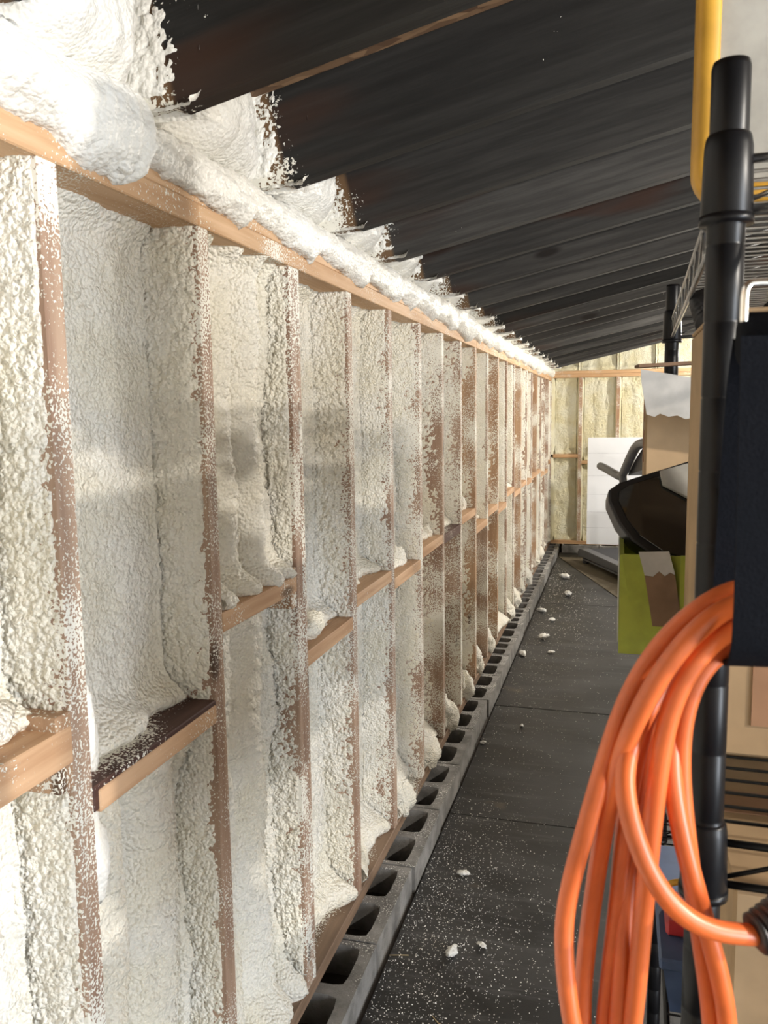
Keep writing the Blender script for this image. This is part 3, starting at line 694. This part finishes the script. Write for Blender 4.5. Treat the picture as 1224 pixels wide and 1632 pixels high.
# bottoms of the loops
for p0, p1 in ((STR['a'][-1], STR['d'][-1]), (STR['c'][-1], STR['e'][-1])):
    p0, p1 = Vector(p0), Vector(p1); mid = (p0 + p1) / 2 - Vector((0, 0, 0.02))
    bm_tube(bm, catmull([p - cl for p in (p0, mid, p1)], 6), CR, 14)
for key in 'bcegh':
    x, y, z = STR[key][0]; a = Vector((0.845, y + 0.012, z - 0.145)); b = Vector(STR['d'][-1]) + Vector((0.02, 0.004, -0.012))
    bm_tube(bm, catmull([p - cl for p in (a, Vector((0.846, y + 0.01, 1.19)), Vector((0.825, y + 0.008, 1.125)), b, Vector(STR['d'][-1]))], 6), CR, 14)
new('cord', from_bm('cord', bm, True), m_orange, cord)
pd = Vector((0.7756, 0.4172, 1.2536)); ax = Vector((0.0187, 0.010, 0.006)).normalized()
bm = bmesh.new()
pts, rad = [], []
for i in range(7):
    s0 = 0.004 * i
    pts += [pd + ax * s0, pd + ax * (s0 + 0.0012), pd + ax * (s0 + 0.0024), pd + ax * (s0 + 0.0036)]
    b = 0.0085 + 0.0007 * i; rad += [b, b + 0.0020, b + 0.0020, b]
pts += [pd + ax * 0.030, pd + ax * 0.055, pd + ax * 0.058]; rad += [0.0165, 0.018, 0.015]
bm_tube(bm, [p - cl for p in pts], rad, 18)
plug = new('plug', from_bm('plug', bm, True), m_satin, cord); plug['label'] = 'black ribbed plug'
for dz in (-0.006, 0.006): 
    p = pd + ax * 0.058 + Vector((0, 0, dz)) - cl; q = p + ax * 0.016; tube('prong', [p, q], 0.0018, m_chrome, plug, 8)

# the strap: a flat loop of webbing around the cord, hung on a steel hook
bm = bmesh.new()
path = []
zt, zb_ = 1.548, 1.395
front = [(0.4150, zt), (0.4120, 1.525), (0.4055, 1.46), (0.4050, 1.415), (0.4120, 1.399), (0.4300, 1.390), (0.4600, 1.390), (0.4800, 1.397), (0.4850, 1.412), (0.4800, 1.45), (0.4600, 1.52), (0.4400, zt)]
front = [(p.x, p.y) for p in catmull([(a, b, 0) for a, b in front], 5)]
rows = []
for (yy, zz) in front:
    rows.append((yy, zz))
TH = 0.0024
L_, R_ = [], []
for i, (yy, zz) in enumerate(rows):
    a = rows[max(i - 1, 0)]; b = rows[min(i + 1, len(rows) - 1)]
    ty, tz = b[0] - a[0], b[1] - a[1]; n = math.hypot(ty, tz) or 1; ny, nz = tz / n * TH, -ty / n * TH
    xl = 0.7585; w_ = 0.052
    L_.append([bm.verts.new((xl, yy, zz)), bm.verts.new((xl + w_, yy + 0.006, zz)), bm.verts.new((xl + w_, yy + ny + 0.006, zz + nz)), bm.verts.new((xl, yy + ny, zz + nz))])
for A, B in zip(L_, L_[1:]):
    for j in range(4): bm.faces.new((A[j], A[(j + 1) % 4], B[(j + 1) % 4], B[j]))
bm.faces.new(L_[0]); bm.faces.new(L_[-1][::-1]); bmesh.ops.recalc_face_normals(bm, faces=bm.faces)
strap = empty('hanging_strap', (0.78, 0.45, 1.39)); tag(strap, 'wide black webbing strap holding the orange cord loops', 'strap')
so = new('webbing', from_bm('webbing', bm), m_navy, strap); so.location = -strap.location
ob = tube('header', [(0.7605, 0.4275, zt), (0.818, 0.4335, zt)], 0.0125, m_navy, strap, 12); ob.location = -strap.location
hook = tag(tube('steel_hook', catmull([(0.7593, 0.4116, 1.5545), (0.7593, 0.4116, 1.5590), (0.7595, 0.4117, 1.5670), (0.7608, 0.412, 1.5708), (0.764, 0.413, 1.5718), (0.7737, 0.417, 1.5718), (0.79, 0.428, 1.5718), (0.812, 0.455, 1.572), (0.83, 0.52, 1.578), (0.838, 0.57, 1.595), (0.838, 0.592, 1.63), (0.838, 0.598, 1.668), (0.838, 0.604, 1.6875), (0.838, 0.614, 1.6855)], 6), 0.0019, m_chrome, None, 10), 'bent silver steel hook carrying the black strap', 'hook')
# hook tip: rubber-dipped end
# ------------------------------------------------------------------ yellow-edged panel on the top shelf
def rrect(w, h, r, n=6):
    out = []
    for cx, cy, a0 in ((w - r, r, -90), (w - r, h - r, 0), (r, h - r, 90), (r, r, 180)):
        out += [(cx + r * math.cos(math.radians(a0 + 90 * i / n)), cy + r * math.sin(math.radians(a0 + 90 * i / n))) for i in range(n + 1)]
    return out
yp = empty('edged_panel', (0.7625, 0.765, 1.686)); tag(yp, 'grey panel with rounded yellow rim standing on the top wire shelf', 'panel')
bm = bmesh.new()
W_, H_ = 0.40, 0.29
rings = []
for (ins, yy) in ((0.003, 0.0), (0.0, 0.004), (0.0, 0.020), (0.003, 0.024), (0.015, 0.024), (0.018, 0.020), (0.018, 0.004), (0.015, 0.0)):
    pts = rrect(W_ - 2 * ins, H_ - 2 * ins, max(0.030 - ins, 0.006))
    rings.append([bm.verts.new((p[0] + ins, yy, p[1] + ins)) for p in pts])
for i in range(len(rings)):
    A, B = rings[i], rings[(i + 1) % len(rings)]
    for j in range(len(A)): bm.faces.new((A[j], A[(j + 1) % len(A)], B[(j + 1) % len(A)], B[j]))
bmesh.ops.recalc_face_normals(bm, faces=bm.faces)
new('rim', from_bm('rim', bm, True), m_yellow, yp)
prism('board', [(p[0] + 0.017, p[1] + 0.017) for p in rrect(W_ - 0.034, H_ - 0.034, 0.012)], (0, 0.016, 0), (1, 0, 0), (0, 0, 1), 0.008, m_greyp, yp)
yp.rotation_euler = (math.radians(1.0), math.radians(0.0), math.radians(6))

# ------------------------------------------------------------------ boxes and goods on the shelves
def carton(name, label, x0, x1, y0, y1, z0, z1, mat, group='cardboard boxes on the wire shelf', tape=None, flaps=True, cat='box', rz=0):
    t = empty(name, ((x0 + x1) / 2, (y0 + y1) / 2, z0), rz); tag(t, label, cat, group)
    w, d, h = (x1 - x0) / 2, (y1 - y0) / 2, z1 - z0
    bm = bmesh.new(); bm_box(bm, -w, w, -d, d, 0, h - 0.004, 0.003); new('body', from_bm('body', bm), mat, t)
    for s in (-1, 1):
        bm = bmesh.new(); bm_box(bm, -w, w, min(0.001 * s, d * s), max(0.001 * s, d * s), h - 0.004, h, 0.001); new('flap', from_bm('flap', bm), mat, t)
    if tape:
        bm = bmesh.new(); bm_box(bm, -w - 0.0006, w + 0.0006, -0.025, 0.025, h * 0.75, h + 0.0006); new('tape', from_bm('tape', bm), m_tape, t)
    return t
SZ = SH[2] + 0.018; SZ3 = SH[1] + 0.018
tb = carton('cardboard_box', 'tall tan cardboard box standing behind the near black post', 0.7825, 1.15, 0.762, 1.000, SZ, 1.60, m_card)
bm = bmesh.new(); bm_box(bm, -0.143, 0.10, -0.1205, -0.118, 0.03, 0.385); o = new('side_panel', from_bm('side_panel', bm), m_card_d, tb); o['label'] = 'darker brown panel'  # darker brown area over the near side
carton('cardboard_box', 'cardboard box on the shelf below, behind the black plug', 0.806, 1.16, 0.70, 1.02, SZ3, 1.118, m_card, tape=True)
# printed brown carton with open white-lined flaps
ob_ = empty('open_carton', (0.90, 1.49, SZ)); tag(ob_, 'brown printed carton with a torn white flap folded out', 'box', 'cardboard boxes on the wire shelf')
bm = bmesh.new(); bm_box(bm, -0.152, 0.20, -0.035, 0.10, 0, 0.335, 0.003); new('body', from_bm('body', bm), m_card, ob_)
for (za, zb2) in ((0.03, 0.07), (0.11, 0.14), (0.22, 0.275), (0.29, 0.32)):
    bm = bmesh.new(); bm_box(bm, -0.1528, -0.1515, 0.005, 0.07, za, zb2); new('print', from_bm('print', bm), m_card_d, ob_)
bm = bmesh.new(); bm_box(bm, -0.045, 0.19, -0.0362, -0.0345, 0.235, 0.30); o = new('print', from_bm('print', bm), m_satin, ob_)
wl = [(0.0, 0.0), (0.012, -0.004), (0.02, 0.001), (0.033, -0.004), (0.046, -0.002), (0.058, -0.008), (0.07, -0.006), (0.084, -0.012), (0.2, -0.030), (0.2, 0.030), (-0.012, 0.071), (-0.010, 0.05), (-0.006, 0.03)]
wf = prism('flap', wl, (-0.153, -0.115, 0.303), (1, 0.02, 0.0), (0.02, -0.05, 1.0), 0.006, m_whitep, ob_); wf['label'] = 'torn white flap'
df = prism('flap', [(0, 0), (0.33, 0.0), (0.33, 0.10), (0.0, 0.10)], (-0.166, -0.116, 0.377), (1, 0.10, 0.035), (-0.05, 1, 0.03), 0.005, m_torn_shaded, ob_); df['label'] = 'upper flap with its shade in the dark colour'  # shade on top of this flap put into its dark brown

# lime green box, open top, flaps hanging
lb = empty('green_box', (0.87, 1.20, SZ)); tag(lb, 'open lime green carton with torn flaps and white sides', 'box', 'cardboard boxes on the wire shelf')
hx0, hx1, hy0, hy1, hz = -0.160, 0.14, -0.135, 0.150, 0.128
bm = bmesh.new(); T = 0.005
bm_box(bm, hx0, hx1, hy0, hy1, 0, T); bm_box(bm, hx0, hx0 + T, hy0, hy1, T, hz); bm_box(bm, hx1 - T, hx1, hy0, hy1, T, hz)
bm_box(bm, hx0 + T, hx1 - T, hy0, hy0 + T, T, hz); bm_box(bm, hx0 + T, hx1 - T, hy1 - T, hy1, T, hz)
new('body', from_bm('body', bm), m_lime, lb)
bm = bmesh.new(); bm_box(bm, hx0 - 0.0016, hx0 - 0.0004, hy0 + 0.012, hy1 - 0.02, 0.012, hz - 0.004); o = new('side_print', from_bm('side_print', bm), m_whitep, lb); o['label'] = 'scuffed white side'
prism('flap', [(0, 0), (0.052, 0), (0.085, -0.118), (0.020, -0.125)], (hx0 + 0.002, hy0 - 0.002, hz + 0.002), (1, 0, 0), (0, -0.10, 1), 0.004, m_lime, lb)
prism('flap', [(0.072, 0.0), (0.30, 0.0), (0.30, -0.11), (0.072, -0.115)], (hx0, hy0 - 0.002, hz + 0.002), (1, 0, 0), (0, -0.06, 1), 0.004, m_lime, lb)
f2 = prism('tape', [(0.022, 0.004), (0.058, 0.006), (0.066, -0.024), (0.060, -0.021), (0.054, -0.026), (0.047, -0.020), (0.040, -0.027), (0.030, -0.026)], (hx0, hy0 - 0.008, hz + 0.002), (1, 0, 0), (0, -0.10, 1), 0.0012, m_whitep, lb); f2['label'] = 'torn white tape'
prism('torn_patch', [(0.030, -0.0265), (0.040, -0.0275), (0.047, -0.0205), (0.054, -0.0265), (0.060, -0.0215), (0.066, -0.0245), (0.078, -0.10), (0.044, -0.11)], (hx0, hy0 - 0.0080, hz + 0.002), (1, 0, 0), (0, -0.10, 1), 0.0012, m_torn_shaded, lb)

# glossy black panel tilted in the open green box
gp = empty('glossy_hood', (0.80, 1.20, 1.318)); tag(gp, 'glossy black plastic hood with angled corner lying tilted in the green box', 'hood')
outl = [(-0.108, 0.094), (-0.092, 0.106), (0.06, 0.158), (0.16, 0.165), (0.16, -0.03), (0.0, -0.02), (-0.042, -0.004), (-0.075, 0.020), (-0.094, 0.046), (-0.108, 0.078)]
axx, ayy = Vector((1, 0.10, 0.0)).normalized(), Vector((0, 0.42, 1)).normalized()
prism('shell', outl, (0, -0.035, 0), axx, ayy, -0.045, m_satin, gp, bev=0.004)
c_ = (0.03, 0.07)
inl = [(c_[0] + (x - c_[0]) * 0.90, c_[1] + (y - c_[1]) * 0.86) for x, y in outl]
nrm = axx.cross(ayy)
prism('window', inl, Vector((0, -0.035, 0)) + nrm * 0.0006, axx, ayy, 0.003, m_gloss, gp, bev=0.001)
# pale slab standing in for a reflection in the hood
lid = prism('hood_reflection', [(-0.040, 0.118), (-0.036, 0.098), (0.0, 0.078), (0.03, 0.058), (0.14, 0.02), (0.14, 0.13), (0.02, 0.136)], Vector((0.80, 1.165, 1.318)) + nrm * 0.006, axx, ayy, 0.008, m_greyp, None, 0.001)
tag(lid, 'grey slab standing in for a reflection in the glossy black hood', 'reflection')

# big cartons added out of frame to shade the lower wall
carton('shade_carton', 'big brown carton added on the floor to shade the lower wall', 1.26, 1.86, 1.74, 2.42, 0.0005, 0.66, m_card_d, 'added cartons shading the wall', tape=True)
carton('shade_carton', 'big brown carton added on top of the stack to shade the wall', 1.27, 1.83, 1.76, 2.40, 0.6615, 1.33, m_card_d, 'added cartons shading the wall', tape=True)
carton('shade_carton', 'tall tan carton added past the stacked brown cartons to shade the wall', 1.27, 1.87, 2.46, 3.05, 0.0005, 1.22, m_card, 'added cartons shading the wall', tape=True)

# blue tub with red and yellow case on the third shelf
bt = empty('blue_tub', (0.90, 1.20, SZ3)); tag(bt, 'dark blue plastic tub behind the hanging cord loops', 'tub')
bm = bmesh.new()
def frustum(bm, z0, z1, a0, b0, a1, b1):
    lo = [bm.verts.new((x * a0, y * b0, z0)) for x, y in ((-1, -1), (1, -1), (1, 1), (-1, 1))]; hi = [bm.verts.new((x * a1, y * b1, z1)) for x, y in ((-1, -1), (1, -1), (1, 1), (-1, 1))]
    bm.faces.new(lo[::-1]); bm.faces.new(hi)
    for i in range(4): bm.faces.new((lo[i], lo[(i + 1) % 4], hi[(i + 1) % 4], hi[i]))
frustum(bm, 0, 0.070, 0.114, 0.13, 0.125, 0.145); new('body', from_bm('body', bm), m_blue, bt)
bm = bmesh.new(); bm_box(bm, -0.130, 0.13, -0.15, 0.15, 0.070, 0.086, 0.003); new('lid', from_bm('lid', bm), m_blue, bt)
bm = bmesh.new(); bm_box(bm, -0.05, 0.05, -0.157, -0.150, 0.045, 0.082, 0.002); new('latch', from_bm('latch', bm), m_satin, bt)
rc = empty('tool_case', (0.90, 1.20, SZ3 + 0.0865)); tag(rc, 'small red case with a yellow handle on the blue tub', 'case')
bm = bmesh.new(); bm_box(bm, -0.12, 0.10, -0.10, -0.02, 0, 0.022, 0.004); new('body', from_bm('body', bm), m_red, rc)
tube('handle', catmull([(-0.115, -0.030, 0.020), (-0.112, -0.030, 0.036), (-0.09, -0.030, 0.042), (-0.05, -0.030, 0.040), (-0.01, -0.030, 0.042), (0.01, -0.030, 0.034), (0.012, -0.030, 0.02)], 6), 0.0045, m_yellow, rc)
# pale green ruler standing between post and box
gs = tag(box('plastic_strip', 0.7735, 0.7772, 0.5968, 0.5985, 1.405, 1.462, m_green, None, 0.0008), 'thin pale green plastic strip stuck upright on the near black post', 'strip')
# black ribbed hose hanging under the top shelf
pts = catmull([(0.80, 1.00, 1.61), (0.797, 1.03, 1.632), (0.80, 1.08, 1.645), (0.815, 1.13, 1.638), (0.84, 1.14, 1.625), (0.87, 1.10, 1.62), (0.88, 1.05, 1.63)], 12)
tag(tube('ribbed_hose', pts, [0.012 + 0.003 * (i % 3 == 0) for i in range(len(pts))], m_satin, None, 12), 'short black ribbed hose on the box below the top wire shelf', 'hose')

# ------------------------------------------------------------------ treadmill by the far wall
ea = math.atan2(-1.02, 0.40)
tm = empty('treadmill', (0.323, 8.42, 0.0), ea); tag(tm, 'black and grey treadmill parked on the brown mat by the far wall', 'treadmill')
# local x runs from the rear end towards the console, local y to the far side
LN, WD = 1.52, 0.72
for yy in (0.0, WD - 0.09):
    prism('side_rail', [(0.02, 0.055), (0.0, 0.09), (0.03, 0.135), (0.10, 0.150), (LN, 0.165), (LN, 0.10), (0.14, 0.075)], (0, yy + 0.09, 0), (1, 0, 0), (0, 0, 1), 0.09, m_tgrey, tm, 0.006)
prism('lower_rail', [(0.14, 0.045), (LN - 0.02, 0.075), (LN - 0.02, 0.095), (0.14, 0.062)], (0, 0.035, 0), (1, 0, 0), (0, 0, 1), 0.03, m_tgrey, tm, 0.004)
bm = bmesh.new(); bm_box(bm, 0.06, LN - 0.05, 0.09, WD - 0.09, 0.10, 0.140, 0.004); new('belt', from_bm('belt', bm), m_belt, tm)
tube('rear_roller', [(0.07, 0.09, 0.115), (0.07, WD - 0.09, 0.115)], 0.024, m_satin, tm, 16)
for x in (0.12, LN - 0.15):
    for yy in (0.05, WD - 0.05): tube('foot', [(x, yy, 0.0), (x, yy, 0.012), (x, yy, 0.09)], [0.035, 0.035, 0.022], m_satin, tm, 14)
bm = bmesh.new(); bm_box(bm, LN - 0.12, LN + 0.22, 0.02, WD - 0.02, 0.02, 0.24, 0.03); new('motor_cover', from_bm('motor_cover', bm), m_tgrey, tm)
for yy in (0.03, WD - 0.03):
    tube('upright', [(1.34, yy, 0.15), (1.20, yy, 0.60), (1.07, yy, 0.965)], [0.042, 0.036, 0.034], m_tgrey, tm, 12)
    tube('handle', catmull([(0.50, yy, 1.005), (0.62, yy, 0.995), (0.90, yy, 0.955), (1.03, yy, 0.945), (1.12, yy, 1.00), (1.24, yy, 1.12), (1.35, yy, 1.21), (1.46, yy, 1.245), (1.62, yy, 1.26)], 6), [0.026, 0.034] + [0.036] * 22 + [0.040] * 40, m_tgrey, tm, 12)
prism('console', [(1.10, 0.955), (1.30, 1.00), (1.56, 1.05), (1.60, 1.24), (1.40, 1.20), (1.24, 1.08)], (0, WD - 0.06, 0), (1, 0, 0), (0, 0, 1), WD - 0.12, m_satin, tm, 0.01)
# white board leaning on the rear of the treadmill
wb_ = empty('foam_board', (0.405, 8.565, 0.160)); tag(wb_, 'white rigid foam board standing upright on the treadmill deck', 'board')
bm = bmesh.new(); bm_box(bm, 0, 0.62, 0, 0.025, 0, 1.09, 0.002); new('sheet', from_bm('sheet', bm), m_board, wb_)
for z in (0.17, 0.33, 0.51, 0.70, 0.93):
    bm = bmesh.new(); bm_box(bm, 0.002, 0.618, -0.0008, 0.0, z, z + 0.004); new('score_line', from_bm('score_line', bm), m_line, wb_)
wb_.rotation_euler = (math.radians(-2.0), 0, math.radians(2))
# brown mat under the treadmill
ma = math.atan2(-1.81, 0.59)
mo = prism('floor_mat', [(0, 0), (2.6, 0), (2.6, 1.2), (0.35, 1.2)], (0.13, 8.62, 0.0003), (math.cos(ma), math.sin(ma), 0), (-math.sin(ma), math.cos(ma), 0), 0.006, m_matbrown, None, 0.001)
tag(mo, 'thin brown mat lying at an angle under the treadmill', 'mat')

# ------------------------------------------------------------------ foam crumbs and litter on the floor
CH = [((0.239, 2.51), 0.013, 'forked white foam scrap on the mat, nearest the block joint'), ((0.281, 2.111), 0.016, 'hooked white foam scrap lying nearest the camera on the mat'),
      ((0.358, 2.16), 0.011, 'round foam crumb to the right of the hooked scrap'), ((0.244, 5.45), 0.028, 'largest oval foam chunk lying on the mat mid aisle'),
      ((0.153, 5.029), 0.022, 'foam chunk on the mat close to the concrete blocks, just nearer than the oval chunk'), ((0.319, 5.125), 0.014, 'small foam crumb near the mat seam mid aisle'),
      ((0.325, 6.798), 0.034, 'pale foam chunk on the mat towards the treadmill'), ((0.163, 6.207), 0.026, 'foam chunk beside the concrete blocks beyond the oval chunk'),
      ((0.264, 5.937), 0.020, 'foam crumb a little beyond the oval chunk'), ((0.254, 7.526), 0.036, 'farthest foam chunk at the corner of the brown mat'),
      ((0.131, 3.604), 0.010, 'little foam crumb against the concrete blocks at the dark stretch'), ((0.281, 3.854), 0.009, 'little foam crumb alone on the dark mat')]
for i, ((x, y), r, lb_) in enumerate(CH):
    o = lump('foam_chunk', (0, 0, 0), r, 300 + i, m_chunk, None, 18, (1.35, 0.8, 0.55), 0.7)
    zs = [v.co.z for v in o.data.vertices]; o.location = (x, y, -min(zs) - 0.0006); o.rotation_euler = (0, 0, i * 1.3)
    tag(o, lb_, 'foam chunk', 'loose foam chunks on the floor')
rg = np.random.default_rng(4)
N = 7000
yy = np.concatenate([rg.normal(2.15, 0.45, N // 2), rg.uniform(1.2, 8.8, N // 2)])
xx = 0.115 + np.abs(rg.normal(0, 0.24, N)) * np.where(np.arange(N) < N // 2, 1, 1.4)
rad = 0.0009 + 0.0016 * rg.random(N) ** 3 + 0.00025 * np.clip(yy - 3, 0, 6)
ok = (xx < 1.0) & (yy > 0.6) & (yy < 8.3) & (xx < 0.13 + (8.3 - yy) * 0.33); xx, yy, rad = xx[ok], yy[ok], rad[ok]; N = len(xx)
base = np.array([(1, 0, 0), (0, 1, 0), (-1, 0, 0), (0, -1, 0), (0, 0, 1), (0, 0, -0.3)], float)
v = base[None] * rad[:, None, None] * (0.6 + 0.9 * rg.random((N, 6, 1)))
an = rg.uniform(0, 6.28, N); c, s = np.cos(an)[:, None], np.sin(an)[:, None]
X = v[..., 0] * c - v[..., 1] * s + xx[:, None]; Yv = v[..., 0] * s + v[..., 1] * c + yy[:, None]; Zv = v[..., 2] + rad[:, None] * 0.1
tri = np.array([(0, 1, 4), (1, 2, 4), (2, 3, 4), (3, 0, 4), (1, 0, 5), (2, 1, 5), (3, 2, 5), (0, 3, 5)])
F = (tri[None] + (np.arange(N) * 6)[:, None, None]).reshape(-1, 3)
me = bpy.data.meshes.new('foam_crumbs'); co = np.stack([X, Yv, Zv], -1).reshape(-1, 3)
me.from_pydata(co.tolist(), [], F.tolist()); me.update()
tag(new('foam_crumbs', me, m_chunk), 'fine white foam crumbs scattered over the black rubber floor', 'foam crumbs', kind='stuff')
for pts, lb_ in (([(0.112, 2.058), (0.140, 2.066), (0.165, 2.072)], 'straight straw splinter on the mat beside the blocks'), ([(0.28, 1.86), (0.30, 1.84), (0.33, 1.83)], 'curved straw splinter at the near edge of the mat')):
    tag(tube('straw_splinter', [(a, b, 0.0016) for a, b in pts], 0.0013, m_straw, None, 6), lb_, 'splinter', 'straw splinters')
